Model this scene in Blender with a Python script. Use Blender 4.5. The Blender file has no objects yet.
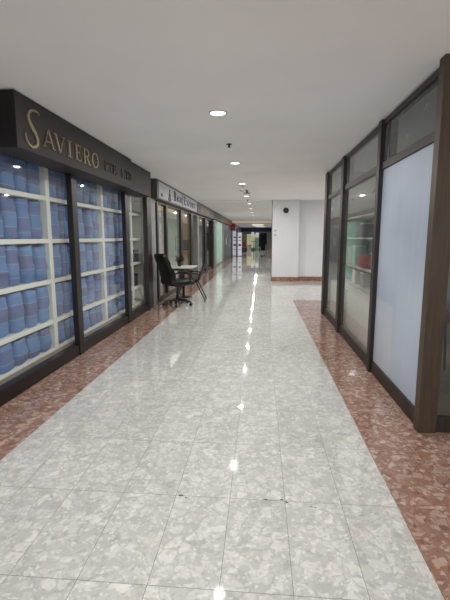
import bpy, bmesh, math, random
from mathutils import Vector, Matrix, Euler
random.seed(11)
PI = math.pi
SC = bpy.context.scene
COL = SC.collection
H = 2.58            # ceiling height
XL = -2.17          # left shopfront line
XR = 1.17           # right shopfront line

# ------------------------------------------------------------ colour + materials
def lin(c):
    c = c / 255.0
    return c / 12.92 if c <= 0.04045 else ((c + 0.055) / 1.055) ** 2.4
def rgb(r, g, b): return (lin(r), lin(g), lin(b), 1.0)

def new_mat(name):
    m = bpy.data.materials.new(name); m.use_nodes = True
    nt = m.node_tree
    return m, nt, nt.nodes['Principled BSDF']
def sock(nt, v, inp):
    if isinstance(v, bpy.types.NodeSocket): nt.links.new(v, inp)
    else: inp.default_value = v
def math_(nt, op, a, b=0.0, c=0.0, clamp=False):
    n = nt.nodes.new('ShaderNodeMath'); n.operation = op; n.use_clamp = clamp
    sock(nt, a, n.inputs[0]); sock(nt, b, n.inputs[1]); sock(nt, c, n.inputs[2])
    return n.outputs[0]
def mixc(nt, f, a, b, mode='MIX'):
    n = nt.nodes.new('ShaderNodeMix'); n.data_type = 'RGBA'; n.blend_type = mode
    sock(nt, f, n.inputs[0]); sock(nt, a, n.inputs[6]); sock(nt, b, n.inputs[7])
    return n.outputs[2]
def ramp(nt, f, stops, interp='LINEAR'):
    n = nt.nodes.new('ShaderNodeValToRGB'); n.color_ramp.interpolation = interp
    e = n.color_ramp.elements
    while len(e) < len(stops): e.new(0.5)
    for i, (p, c) in enumerate(stops): e[i].position = p; e[i].color = c
    sock(nt, f, n.inputs[0]); return n.outputs[0]
def noise(nt, vec, scale, detail=3.0, rough=0.5):
    n = nt.nodes.new('ShaderNodeTexNoise'); n.inputs['Scale'].default_value = scale
    n.inputs['Detail'].default_value = detail; n.inputs['Roughness'].default_value = rough
    if vec is not None: nt.links.new(vec, n.inputs['Vector'])
    return n
def voro(nt, vec, scale, feature='F1', rnd=1.0):
    n = nt.nodes.new('ShaderNodeTexVoronoi'); n.feature = feature
    n.inputs['Scale'].default_value = scale; n.inputs['Randomness'].default_value = rnd
    nt.links.new(vec, n.inputs['Vector']); return n
def objco(nt): return nt.nodes.new('ShaderNodeTexCoord').outputs['Object']
def bump(nt, b, h, strength=0.1, dist=0.01):
    n = nt.nodes.new('ShaderNodeBump'); n.inputs['Strength'].default_value = strength
    n.inputs['Distance'].default_value = dist
    nt.links.new(h, n.inputs['Height']); nt.links.new(n.outputs[0], b.inputs['Normal'])

def plain(name, col, rough=0.5, metal=0.0, var=0.06, scale=6.0, spec=0.5, bmp=0.0):
    m, nt, b = new_mat(name)
    n = noise(nt, objco(nt), scale)
    c2 = tuple(max(0, v * (1 - 2.2 * var)) for v in col[:3]) + (1,)
    c3 = tuple(min(1, v * (1 + 2.2 * var)) for v in col[:3]) + (1,)
    c = ramp(nt, n.outputs[0], [(0.3, c2), (0.7, c3)])
    nt.links.new(c, b.inputs['Base Color'])
    b.inputs['Roughness'].default_value = rough; b.inputs['Metallic'].default_value = metal
    b.inputs['Specular IOR Level'].default_value = spec
    if bmp: bump(nt, b, noise(nt, objco(nt), scale * 12).outputs[0], bmp, 0.002)
    return m
def brushed(name, col, rough=0.35, metal=0.6):
    m, nt, b = new_mat(name)
    mp = nt.nodes.new('ShaderNodeMapping'); mp.inputs['Scale'].default_value = (14, 14, 1.2)
    nt.links.new(objco(nt), mp.inputs[0])
    n = noise(nt, mp.outputs[0], 3.0, 4)
    c = ramp(nt, n.outputs[0], [(0.25, tuple(v * .72 for v in col[:3]) + (1,)), (0.75, tuple(min(1, v * 1.3) for v in col[:3]) + (1,))])
    nt.links.new(c, b.inputs['Base Color'])
    b.inputs['Metallic'].default_value = metal; b.inputs['Roughness'].default_value = rough
    return m
def emit(name, col, s):
    m, nt, b = new_mat(name)
    b.inputs['Base Color'].default_value = col
    b.inputs['Emission Color'].default_value = col; b.inputs['Emission Strength'].default_value = s
    return m
def glass(name, tint, k=1.6, haze=0.0):
    m = bpy.data.materials.new(name); m.use_nodes = True; nt = m.node_tree; nt.nodes.clear()
    out = nt.nodes.new('ShaderNodeOutputMaterial')
    t = nt.nodes.new('ShaderNodeBsdfTransparent'); t.inputs[0].default_value = tint
    g = nt.nodes.new('ShaderNodeBsdfGlossy'); g.inputs['Roughness'].default_value = 0.025
    g.inputs['Color'].default_value = (0.9, 0.93, 0.92, 1)
    lw = nt.nodes.new('ShaderNodeLayerWeight'); lw.inputs[0].default_value = 0.5     # 1 - |cos|
    f5 = math_(nt, 'POWER', lw.outputs['Facing'], 5.0)
    f = math_(nt, 'MULTIPLY', math_(nt, 'ADD', math_(nt, 'MULTIPLY', f5, 0.96), 0.04), k, clamp=True)
    mx = nt.nodes.new('ShaderNodeMixShader')
    nt.links.new(f, mx.inputs[0]); nt.links.new(t.outputs[0], mx.inputs[1]); nt.links.new(g.outputs[0], mx.inputs[2])
    last = mx.outputs[0]
    if haze:
        d = nt.nodes.new('ShaderNodeBsdfDiffuse'); d.inputs[0].default_value = (0.7, 0.74, 0.74, 1)
        m2 = nt.nodes.new('ShaderNodeMixShader')
        nn = noise(nt, objco(nt), 2.0)
        nt.links.new(math_(nt, 'MULTIPLY', nn.outputs[0], haze * 2), m2.inputs[0])
        nt.links.new(last, m2.inputs[1]); nt.links.new(d.outputs[0], m2.inputs[2]); last = m2.outputs[0]
    nt.links.new(last, out.inputs[0])
    return m

def terrazzo(name, base_lo, base_hi, chip_cols, dark, joint, rough, pink=False):
    """polished breccia tiles 0.30 x 0.60 m: big pale clasts, small chips, thin joints"""
    m, nt, b = new_mat(name)
    co = objco(nt)
    w = noise(nt, co, 6.0, 4)
    off = nt.nodes.new('ShaderNodeVectorMath'); off.operation = 'SCALE'; off.inputs['Scale'].default_value = 0.11
    sub = nt.nodes.new('ShaderNodeVectorMath'); sub.operation = 'SUBTRACT'; sub.inputs[1].default_value = (.5, .5, .5)
    nt.links.new(w.outputs['Color'], sub.inputs[0]); nt.links.new(sub.outputs[0], off.inputs[0])
    # each tile takes its own slice of the stone
    sx = nt.nodes.new('ShaderNodeSeparateXYZ'); nt.links.new(co, sx.inputs[0])
    u = math_(nt, 'DIVIDE', math_(nt, 'ADD', sx.outputs[0], 0.149), 0.3)
    v = math_(nt, 'DIVIDE', math_(nt, 'SUBTRACT', sx.outputs[1], 2.07 - 6.0), 0.6)
    fu, fv = math_(nt, 'FLOOR', u), math_(nt, 'FLOOR', v)
    cid = nt.nodes.new('ShaderNodeCombineXYZ'); nt.links.new(fu, cid.inputs[0]); nt.links.new(fv, cid.inputs[1])
    wn = nt.nodes.new('ShaderNodeTexWhiteNoise'); wn.noise_dimensions = '3D'; nt.links.new(cid.outputs[0], wn.inputs['Vector'])
    tz = nt.nodes.new('ShaderNodeVectorMath'); tz.operation = 'MULTIPLY'; tz.inputs[1].default_value = (3, 3, 9)
    nt.links.new(wn.outputs['Color'], tz.inputs[0])
    ad = nt.nodes.new('ShaderNodeVectorMath'); nt.links.new(co, ad.inputs[0]); nt.links.new(off.outputs[0], ad.inputs[1])
    ad2 = nt.nodes.new('ShaderNodeVectorMath'); nt.links.new(ad.outputs[0], ad2.inputs[0]); nt.links.new(tz.outputs[0], ad2.inputs[1])
    P = ad2.outputs[0]
    n1 = noise(nt, P, 9, 6, 0.65)
    c = ramp(nt, n1.outputs[0], [(0.32, base_lo), (0.68, base_hi)])
    def cellv(v_):
        s = nt.nodes.new('ShaderNodeSeparateXYZ'); nt.links.new(v_.outputs['Color'], s.inputs[0]); return s
    # large clasts
    for sc_, thr, dmax, col, amt in chip_cols:
        vv = voro(nt, P, sc_); s = cellv(vv)
        pick = math_(nt, 'GREATER_THAN', s.outputs[0], thr)
        ed = voro(nt, P, sc_, 'DISTANCE_TO_EDGE')
        inside = math_(nt, 'MULTIPLY', math_(nt, 'SUBTRACT', ed.outputs['Distance'], 0.03), 14.0, clamp=True)
        f = math_(nt, 'MULTIPLY', math_(nt, 'MULTIPLY', pick, inside), amt)
        f = math_(nt, 'MULTIPLY', f, math_(nt, 'ADD', math_(nt, 'MULTIPLY', s.outputs[1], 0.7), 0.3))
        c = mixc(nt, f, c, col)
    # dark veins between clasts
    ve = voro(nt, P, 13, 'DISTANCE_TO_EDGE')
    vein = math_(nt, 'MULTIPLY', math_(nt, 'LESS_THAN', ve.outputs['Distance'], 0.022), math_(nt, 'GREATER_THAN', n1.outputs[0], 0.53))
    c = mixc(nt, math_(nt, 'MULTIPLY', vein, 0.22), c, dark)
    # tile tone
    tone = math_(nt, 'ADD', math_(nt, 'MULTIPLY', wn.outputs['Value'], 0.10), 0.95)
    tc = nt.nodes.new('ShaderNodeCombineColor')
    for i in range(3): nt.links.new(tone, tc.inputs[i])
    c = mixc(nt, 1.0, c, tc.outputs[0], 'MULTIPLY')
    # joints
    ju = math_(nt, 'LESS_THAN', math_(nt, 'ABSOLUTE', math_(nt, 'SUBTRACT', math_(nt, 'FRACT', math_(nt, 'ADD', u, 0.5)), 0.5)), 0.0045)
    jv = math_(nt, 'LESS_THAN', math_(nt, 'ABSOLUTE', math_(nt, 'SUBTRACT', math_(nt, 'FRACT', math_(nt, 'ADD', v, 0.5)), 0.5)), 0.0026)
    j = math_(nt, 'MAXIMUM', ju, jv)
    c = mixc(nt, math_(nt, 'MULTIPLY', j, 0.8), c, joint)
    nt.links.new(c, b.inputs['Base Color'])
    rr = math_(nt, 'ADD', math_(nt, 'MULTIPLY', noise(nt, co, 3.0, 4).outputs[0], 0.03), rough)
    rr = math_(nt, 'ADD', rr, math_(nt, 'MULTIPLY', j, 0.3))
    nt.links.new(rr, b.inputs['Roughness'])
    b.inputs['Specular IOR Level'].default_value = 0.42
    bump(nt, b, noise(nt, co, 2.2, 2).outputs[0], 0.02, 0.01)
    return m

M = {}
M['tile'] = terrazzo('polished grey terrazzo tiles', rgb(188, 188, 183), rgb(206, 206, 202),
    [(8, .45, .50, rgb(210, 205, 196), .4), (15, .68, .42, rgb(240, 237, 230), .55), (26, .6, .42, rgb(236, 233, 226), .5), (19, .86, .4, rgb(168, 168, 162), .4), (48, .7, .4, rgb(160, 160, 155), .4), (60, .8, .4, rgb(240, 240, 236), .6)],
    rgb(112, 110, 104), rgb(96, 94, 88), 0.015)
M['tile_red'] = terrazzo('polished red terrazzo tiles', rgb(140, 106, 92), rgb(164, 130, 114),
    [(11, .5, .45, rgb(166, 122, 100), .6), (20, .66, .42, rgb(206, 182, 166), .75), (36, .66, .45, rgb(206, 184, 170), .7), (28, .7, .4, rgb(116, 82, 70), .6)],
    rgb(84, 54, 46), rgb(150, 122, 108), 0.05)
M['ceiling'] = plain('ceiling paint with fill glow', rgb(228, 225, 223), 0.9, var=0.015, scale=1.2, spec=0.1)
_b = M['ceiling'].node_tree.nodes['Principled BSDF']; _b.inputs['Emission Color'].default_value = (1, .985, .98, 1); _b.inputs['Emission Strength'].default_value = 0.075  # faint glow over the whole ceiling adds ambient fill light
M['wall'] = plain('white wall paint', rgb(226, 226, 230), 0.7, var=0.012, scale=1.5, spec=0.25)
M['wall_in'] = plain('grey interior paint', rgb(150, 150, 146), 0.8, var=0.04)
M['wall_cream'] = plain('cream interior paint', rgb(240, 214, 172), 0.8, var=0.03)
M['base_tile'] = terrazzo('red terrazzo skirting', rgb(122, 84, 70), rgb(158, 116, 98), [(30, .55, .42, rgb(196, 166, 146), .8)], rgb(80, 50, 42), rgb(120, 84, 72), 0.15)
M['dark_frame'] = brushed('dark brown aluminium', rgb(30, 23, 22), 0.38, 0.15)
M['bronze'] = brushed('bronze aluminium', rgb(50, 43, 38), 0.5, 0.15)
M['bronze_post'] = brushed('warm bronze post', rgb(76, 63, 49), 0.5, 0.15)
M['grey_frame'] = brushed('grey brown aluminium', rgb(92, 86, 80), 0.4, 0.4)
M['pale_frame'] = plain('pale grey painted post', rgb(150, 150, 147), 0.5)
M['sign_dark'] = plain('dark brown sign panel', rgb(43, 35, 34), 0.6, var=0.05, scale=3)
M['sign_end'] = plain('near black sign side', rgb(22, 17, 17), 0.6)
M['dark_brown'] = brushed('dark brown pilaster', rgb(58, 48, 44), 0.4, 0.2)
M['gold'] = plain('brass letters', rgb(150, 138, 104), 0.45, 0.5, var=0.1)
M['gold_dim'] = plain('darker brass letters', rgb(80, 68, 56), 0.5, 0.4, var=0.1)  # darker brass for the smaller words after the name
M['shelf'] = plain('off white shelf lacquer', rgb(236, 236, 228), 0.45, var=0.02)
M['ledge'] = plain('beige window ledge', rgb(140, 132, 118), 0.6)
M['glass'] = glass('shop window glass', (0.96, 0.98, 0.97, 1), 1.3)
M['glass_r'] = glass('hazy shop window glass', (0.95, 0.96, 0.95, 1), 1.0, 0.05)
M['glass_top'] = glass('smoked transom glass', (0.40, 0.43, 0.42, 1), 1.0, 0.12)
M['glass_dark'] = glass('dark transom glass', (0.25, 0.27, 0.26, 1), 0.5, 0.10)
M['sign_white'] = plain('white sign face', rgb(196, 194, 200), 0.5, var=0.03)
M['ink'] = plain('dark sign ink', rgb(66, 64, 80), 0.5)
M['ink_light'] = plain('grey sign ink', rgb(122, 118, 128), 0.5)
M['yellow'] = plain('yellow sign lettering', rgb(182, 166, 70), 0.5)
M['sign_grey'] = plain('grey sign panel', rgb(112, 108, 116), 0.5, var=0.06)
M['sign_inset'] = plain('grey sign inset', rgb(140, 134, 132), 0.5, var=0.06)
M['fascia_pink'] = plain('dull pinkish fascia', rgb(140, 112, 104), 0.6)
M['fascia_brown'] = plain('grey brown fascia', rgb(104, 88, 84), 0.6)
M['mint'] = plain('mint film glass with glow', rgb(190, 226, 210), 0.25, var=0.06, scale=2)
_b = M['mint'].node_tree.nodes['Principled BSDF']; _b.inputs['Emission Color'].default_value = rgb(180, 220, 200); _b.inputs['Emission Strength'].default_value = 0.12  # slight emission stands in for light from inside the shop
M['panel_slate'] = plain('slate grey panel', rgb(88, 88, 98), 0.35, var=0.18, scale=4)
M['black_leather'] = plain('black leather', rgb(16, 16, 18), 0.38, var=0.2, scale=20, bmp=0.2)
M['black_mesh'] = plain('black mesh fabric', rgb(24, 24, 27), 0.75, var=0.2, scale=40, bmp=0.3)
M['black_plastic'] = plain('black plastic', rgb(18, 18, 19), 0.35)
M['chrome'] = plain('grey steel', rgb(60, 60, 64), 0.3, 0.8)
M['table_white'] = plain('white laminate', rgb(214, 214, 208), 0.35, var=0.02)
M['leaf'] = plain('dark foliage', rgb(44, 48, 34), 0.6, var=0.3, scale=40)
M['flower'] = plain('dark red petals', rgb(96, 36, 40), 0.6, var=0.3, scale=40)
M['pot'] = plain('dark glazed pot', rgb(40, 36, 38), 0.3)
M['lamp'] = emit('downlight diffuser', (1, 0.97, 0.93, 1), 4.0)
M['lamp_ring'] = plain('white lamp ring', rgb(214, 212, 208), 0.4)
M['tube'] = emit('fluorescent tube', (1, 0.98, 0.95, 1), 1.6)
M['red'] = plain('red plastic', rgb(170, 26, 34), 0.45, var=0.05)
M['red_cloth'] = plain('red paper box', rgb(150, 40, 44), 0.6, var=0.1)
M['clock_black'] = plain('black speaker cloth', rgb(24, 22, 24), 0.6)
M['switch'] = plain('pale grey plate', rgb(200, 200, 204), 0.5)
M['paper'] = plain('white paper', rgb(236, 234, 230), 0.8, var=0.01)
M['cloth_black'] = plain('black coat cloth', rgb(14, 14, 18), 0.85, var=0.2)
M['navy'] = plain('navy fascia', rgb(38, 40, 92), 0.5)
M['lit_yellow'] = emit('lit yellow green display', rgb(196, 194, 152), 0.4)
M['lit_white'] = emit('lit white poster', rgb(228, 228, 236), 0.35)
M['poster_blue'] = plain('blue poster print', rgb(70, 84, 130), 0.5)
M['beam_warm'] = emit('beam with warm glow', rgb(226, 206, 190), 0.28)  # emission puts the cove light into the beam itself
M['purple'] = plain('purple goods', rgb(84, 52, 88), 0.7)
M['green_goods'] = plain('olive goods', rgb(118, 124, 62), 0.7)
M['mint_glass'] = plain('pale green cabinet', rgb(150, 186, 172), 0.3, var=0.08)
M['display_white'] = plain('white display board', rgb(206, 202, 194), 0.5, var=0.04, scale=2)
M['stain'] = plain('dark floor chip', rgb(74, 70, 60), 0.8)
M['picture'] = plain('dark picture print', rgb(96, 92, 96), 0.6, var=0.2)

def frosted():
    m, nt, b = new_mat('blue white frosted film')
    co = objco(nt)
    n = noise(nt, co, 0.9, 2)
    c = ramp(nt, n.outputs[0], [(0.35, rgb(150, 161, 180)), (0.65, rgb(180, 191, 206))])
    mp = nt.nodes.new('ShaderNodeMapping'); mp.inputs['Scale'].default_value = (1, 3.0, 0.15); nt.links.new(co, mp.inputs[0])
    n2 = noise(nt, mp.outputs[0], 2.0, 3)
    c = mixc(nt, math_(nt, 'MULTIPLY', n2.outputs[0], 0.45), c, rgb(200, 208, 218))
    sx = nt.nodes.new('ShaderNodeSeparateXYZ'); nt.links.new(co, sx.inputs[0])
    # pale folded sheet low behind the film
    inz = math_(nt, 'LESS_THAN', sx.outputs[2], 0.80)
    iny = math_(nt, 'GREATER_THAN', sx.outputs[1], 3.78)
    c = mixc(nt, math_(nt, 'MULTIPLY', math_(nt, 'MULTIPLY', inz, iny), 0.35), c, rgb(206, 206, 206))
    nt.links.new(c, b.inputs['Base Color']); b.inputs['Roughness'].default_value = 0.5; b.inputs['Specular IOR Level'].default_value = 0.3
    return m
M['frosted'] = frosted()

def bolt_mat(name, cols, band):
    m, nt, b = new_mat(name)
    co = objco(nt)
    sx = nt.nodes.new('ShaderNodeSeparateXYZ'); nt.links.new(co, sx.inputs[0])
    oi = nt.nodes.new('ShaderNodeObjectInfo')
    z = math_(nt, 'ADD', math_(nt, 'DIVIDE', sx.outputs[2], band), math_(nt, 'MULTIPLY', oi.outputs['Random'], 7.0))
    z = math_(nt, 'ADD', z, math_(nt, 'MULTIPLY', sx.outputs[1], 0.5))
    k = math_(nt, 'FLOOR', z); f = math_(nt, 'FRACT', z)
    wn = nt.nodes.new('ShaderNodeTexWhiteNoise'); wn.noise_dimensions = '2D'
    cb = nt.nodes.new('ShaderNodeCombineXYZ'); nt.links.new(k, cb.inputs[0]); nt.links.new(math_(nt, 'MULTIPLY', oi.outputs['Random'], 91.0), cb.inputs[1])
    nt.links.new(cb.outputs[0], wn.inputs['Vector'])
    alt = math_(nt, 'MODULO', math_(nt, 'ABSOLUTE', k), 2.0)
    fac = math_(nt, 'ADD', math_(nt, 'MULTIPLY', wn.outputs['Value'], 0.38), math_(nt, 'MULTIPLY', alt, 0.62))
    c = ramp(nt, fac, [(0.0, cols[0]), (0.4, cols[1]), (0.62, cols[2]), (1.0, cols[3])])
    seam = math_(nt, 'LESS_THAN', f, 0.045)
    c = mixc(nt, math_(nt, 'MULTIPLY', seam, 0.6), c, rgb(176, 188, 206))
    stripe = math_(nt, 'SINE', math_(nt, 'MULTIPLY', sx.outputs[1], 300.0))
    n = noise(nt, co, 14, 4)
    c = mixc(nt, math_(nt, 'MULTIPLY', math_(nt, 'ADD', math_(nt, 'MULTIPLY', stripe, 0.2), n.outputs[0]), 0.28), c, rgb(66, 86, 132))
    nt.links.new(c, b.inputs['Base Color']); b.inputs['Roughness'].default_value = 0.6
    bump(nt, b, n.outputs[0], 0.5, 0.01)
    return m
M['bolt'] = bolt_mat('patchwork blue wrapping', [rgb(100, 136, 186), rgb(114, 148, 194), rgb(104, 124, 172), rgb(108, 118, 158)], 0.145)

# ------------------------------------------------------------ mesh helpers
def bx(bm, x0, x1, y0, y1, z0, z1, bev=0.0, mat=None):
    r = bmesh.ops.create_cube(bm, size=1.0)
    vs = r['verts']
    for v in vs:
        v.co = Vector(((x0 + x1) / 2 + v.co.x * (x1 - x0), (y0 + y1) / 2 + v.co.y * (y1 - y0), (z0 + z1) / 2 + v.co.z * (z1 - z0)))
    if bev:
        es = {e for v in vs for e in v.link_edges}
        r2 = bmesh.ops.bevel(bm, geom=list(es), offset=bev, segments=2, profile=0.5, affect='EDGES')
        vs = list({v for f in r2['faces'] for v in f.verts} | {v for v in vs if v.is_valid})
    return vs
def xform(vs, mat):
    for v in vs: v.co = mat @ v.co
def quad(bm, pts):
    return bm.faces.new([bm.verts.new(p) for p in pts])
def tube(bm, pts, r, seg=8, cap=True):
    pts = [Vector(p) for p in pts]
    rs = r if isinstance(r, (list, tuple)) else [r] * len(pts)
    rings = []; prev = None
    for i, p in enumerate(pts):
        d = (pts[min(i + 1, len(pts) - 1)] - pts[max(i - 1, 0)]).normalized()
        if prev is None:
            a = Vector((0, 0, 1)) if abs(d.z) < 0.9 else Vector((1, 0, 0))
            n = d.cross(a).normalized()
        else:
            n = (prev - d * prev.dot(d)).normalized()
        prev = n; b = d.cross(n)
        rings.append([bm.verts.new(p + (n * math.cos(t) + b * math.sin(t)) * rs[i]) for t in [2 * PI * k / seg for k in range(seg)]])
    for i in range(len(rings) - 1):
        for k in range(seg):
            bm.faces.new([rings[i][k], rings[i][(k + 1) % seg], rings[i + 1][(k + 1) % seg], rings[i + 1][k]])
    if cap:
        bm.faces.new(rings[0][::-1]); bm.faces.new(rings[-1])
    return [v for rg in rings for v in rg]
def lathe(bm, prof, seg=24, c=(0, 0, 0), axis='Z'):
    rings = []
    for r, z in prof:
        ring = []
        for k in range(seg):
            t = 2 * PI * k / seg
            p = Vector((r * math.cos(t), r * math.sin(t), z))
            if axis == 'Y': p = Vector((p.x, p.z, p.y))
            if axis == 'X': p = Vector((p.z, p.x, p.y))
            ring.append(bm.verts.new(p + Vector(c)))
        rings.append(ring)
    for i in range(len(rings) - 1):
        for k in range(seg):
            bm.faces.new([rings[i][k], rings[i][(k + 1) % seg], rings[i + 1][(k + 1) % seg], rings[i + 1][k]])
    bm.faces.new(rings[0][::-1]); bm.faces.new(rings[-1])
    return [v for rg in rings for v in rg]

def link(o, parent=None):
    COL.objects.link(o)
    if parent is not None: o.parent = parent
    return o
def obj(name, bm, mat, parent=None, smooth=False, loc=None):
    bmesh.ops.recalc_face_normals(bm, faces=bm.faces)
    me = bpy.data.meshes.new(name); bm.to_mesh(me); bm.free()
    for mm in (mat if isinstance(mat, list) else [mat]): me.materials.append(mm)
    if smooth:
        for p in me.polygons: p.use_smooth = True
        try: me.set_sharp_from_angle(angle=math.radians(42))
        except Exception: pass
    o = bpy.data.objects.new(name, me)
    if loc: o.location = loc
    return link(o, parent)
def box(name, x0, x1, y0, y1, z0, z1, mat, parent=None, bev=0.0, **k):
    bm = bmesh.new(); bx(bm, x0, x1, y0, y1, z0, z1, bev); return obj(name, bm, mat, parent, **k)
def empty(name, loc=(0, 0, 0), rz=0.0):
    o = bpy.data.objects.new(name, None); o.empty_display_size = 0.1
    o.location = loc; o.rotation_euler = (0, 0, rz); COL.objects.link(o); return o
def tag(o, label, cat, group=None, kind=None):
    o['label'] = label; o['category'] = cat
    if group: o['group'] = group
    if kind: o['kind'] = kind
    return o
def struct(o, label=None, cat=None):
    o['kind'] = 'structure'
    if label: o['label'] = label
    if cat: o['category'] = cat
    return o
def copy_tree(o, parent=None):
    c = o.copy(); link(c, parent)
    for ch in list(o.children): copy_tree(ch, c)
    return c

# ------------------------------------------------------------ stroke lettering (roman capitals)
T, t_ = 0.15, 0.06     # thick / thin stroke
def arc(cx, cy, rx, ry, a0, a1, n=14):
    return [(cx + rx * math.cos(math.radians(a0 + (a1 - a0) * i / n)), cy + ry * math.sin(math.radians(a0 + (a1 - a0) * i / n))) for i in range(n + 1)]
def bowlw(n, lo, hi): return [lo + (hi - lo) * math.sin(PI * i / n) for i in range(n + 1)]
def ser(x, y, w=0.26): return ([(x - w / 2, y), (x + w / 2, y)], 0.045)
G = {
 'A': (.84, [([(.08, 0), (.42, 1)], t_), ([(.42, 1), (.76, 0)], T), ([(.2, .34), (.63, .34)], .05), ser(.08, .02, .22), ser(.76, .02)]),
 'V': (.84, [([(.08, 1), (.42, 0)], T), ([(.42, 0), (.76, 1)], t_), ser(.08, .98), ser(.76, .98, .22)]),
 'I': (.36, [([(.18, 0), (.18, 1)], T), ser(.18, .02, .32), ser(.18, .98, .32)]),
 'E': (.66, [([(.16, 0), (.16, 1)], T), ([(.04, .97), (.6, .97)], .055), ([(.16, .52), (.46, .52)], .05), ([(.04, .03), (.62, .03)], .055), ([(.6, 1.0), (.6, .8)], .045), ([(.62, 0), (.62, .22)], .045), ([(.46, .43), (.46, .61)], .04)]),
 'R': (.78, [([(.16, 0), (.16, 1)], T), (arc(.3, .74, .3, .24, 90, -90), bowlw(14, .05, .15)), ([(.04, .98), (.3, .98)], .05), ([(.16, .5), (.3, .5)], .05), ([(.34, .5), (.7, 0)], T), ser(.16, .02), ser(.72, .02, .18)]),
 'O': (.86, [(arc(.43, .5, .35, .49, 90, 450, 28), [.05 + .11 * abs(math.sin(2 * PI * i / 28)) for i in range(29)])]),
 'P': (.66, [([(.16, 0), (.16, 1)], T), (arc(.28, .72, .3, .26, 90, -90), bowlw(14, .05, .15)), ([(.04, .98), (.28, .98)], .05), ([(.16, .46), (.28, .46)], .05), ser(.16, .02)]),
 'T': (.74, [([(.37, 0), (.37, 1)], T), ([(.04, .97), (.7, .97)], .055), ([(.05, 1), (.05, .78)], .045), ([(.69, 1), (.69, .78)], .045), ser(.37, .02, .3)]),
 'L': (.64, [([(.16, 0), (.16, 1)], T), ser(.16, .98), ([(.04, .03), (.6, .03)], .055), ([(.6, 0), (.6, .24)], .045)]),
 'D': (.82, [([(.16, 0), (.16, 1)], T), (arc(.28, .5, .44, .48, 90, -90), bowlw(14, .05, .16)), ([(.04, .98), (.3, .98)], .05), ([(.04, .02), (.3, .02)], .05)]),
 'B': (.72, [([(.16, 0), (.16, 1)], T), (arc(.28, .75, .26, .23, 90, -90), bowlw(14, .05, .14)), (arc(.28, .27, .32, .26, 90, -90), bowlw(14, .05, .15)), ([(.04, .98), (.3, .98)], .05), ([(.04, .02), (.3, .02)], .05)]),
 'S': (.6, [([(.5, .84), (.42, .95), (.28, .98), (.13, .9), (.1, .75), (.2, .62), (.38, .48), (.49, .34), (.48, .14), (.33, .02), (.18, .02), (.08, .14), (.06, .22)], [.05, .06, .07, .09, .12, .15, .16, .15, .12, .08, .06, .06, .05])]),
 'C': (.74, [(arc(.4, .5, .33, .49, 40, 320, 20), bowlw(20, .05, .15))]),
 'X': (.8, [([(.08, 1), (.72, 0)], T), ([(.72, 1), (.08, 0)], t_), ser(.08, .98), ser(.72, .98, .2), ser(.08, .02, .2), ser(.72, .02)]),
 'SWASH': (1.0, [([(.95, .93), (.86, .985), (.68, 1.0), (.48, .97), (.3, .88), (.24, .76), (.3, .63), (.47, .5), (.64, .38), (.74, .26), (.72, .13), (.58, .04), (.4, .0), (.2, .04), (.06, .14), (.0, .26), (.03, .32)],
                   [.02, .035, .05, .06, .075, .095, .115, .13, .13, .12, .1, .075, .06, .05, .045, .04, .02])]),
}
def ribbon(bm, pts, w, f):
    ws = w if isinstance(w, (list, tuple)) else [w] * len(pts)
    P = [Vector(p) for p in pts]; L = []; R_ = []
    for i, p in enumerate(P):
        d = (P[min(i + 1, len(P) - 1)] - P[max(i - 1, 0)])
        d = d.normalized(); n = Vector((-d.y, d.x))
        L.append(p + n * ws[i] / 2); R_.append(p - n * ws[i] / 2)
    th = 0.012
    for i in range(len(P) - 1):
        a = [L[i], L[i + 1], R_[i + 1], R_[i]]
        fr = [bm.verts.new(f(q.x, q.y, th)) for q in a]; bk = [bm.verts.new(f(q.x, q.y, 0)) for q in a]
        bm.faces.new(fr); bm.faces.new(bk[::-1])
        for k in range(4): bm.faces.new([fr[k], fr[(k + 1) % 4], bk[(k + 1) % 4], bk[k]])
def glyph(ch, parent, mat, X, y0, y1, z0, z1, name='letter'):
    """a raised capital on a face looking +X, filling y0..y1, z0..z1"""
    w, strokes = G[ch]; bm = bmesh.new()
    f = lambda a, b, d: Vector((X + d, y0 + a / w * (y1 - y0), z0 + b * (z1 - z0)))
    # widths are defined for unit height; keep them by ribboning in real-ish units
    k = (y1 - y0) / w / (z1 - z0)
    for pts, ww in strokes:
        pts2 = [(a * k, b) for a, b in pts]
        ribbon(bm, pts2, ww if not isinstance(ww, (int, float)) else ww, lambda a, b, d: f(a / k, b, d))
    return obj(name, bm, mat, parent)

# ------------------------------------------------------------ setting: floor, ceiling, walls
bm = bmesh.new()
def fl(x0, x1, y0, y1, mi):
    fc = quad(bm, [(x0, y0, 0), (x1, y0, 0), (x1, y1, 0), (x0, y1, 0)]); fc.material_index = mi
BL, BR = -1.65, 0.745
fl(BL, BR, -3.5, 60, 0)
fl(-7, BL, -3.5, 60, 1)
fl(BR, 9, -3.5, 9.4, 1)
fl(BR, 9, 9.4, 60, 0)
f_o = struct(obj('floor', bm, [M['tile'], M['tile_red']]), 'grey terrazzo tile floor with red terrazzo borders', 'floor')
# chips and cracks in the stone
def chip(x, y, r, parent, n=9, sy=1.0):
    b_ = bmesh.new()
    quad(b_, [(x + r * random.uniform(.4, 1.1) * math.cos(2 * PI * k / n), y + sy * r * random.uniform(.3, 1.1) * math.sin(2 * PI * k / n), 0.0012) for k in range(n)])
    return obj('chip', b_, M['stain'], parent)
for (x, y, r) in [(-.425, 2.07, .018), (-.39, 2.055, .012), (-.44, 2.10, .009), (.045, 2.075, .014), (.075, 2.07, .01), (.135, 2.08, .016), (.16, 2.06, .013), (.31, 2.03, .010), (.285, 2.035, .007), (-.40, 2.62, .007), (-1.78, 4.0, .02)]:
    chip(x, y, r, f_o, sy=0.5)
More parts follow.
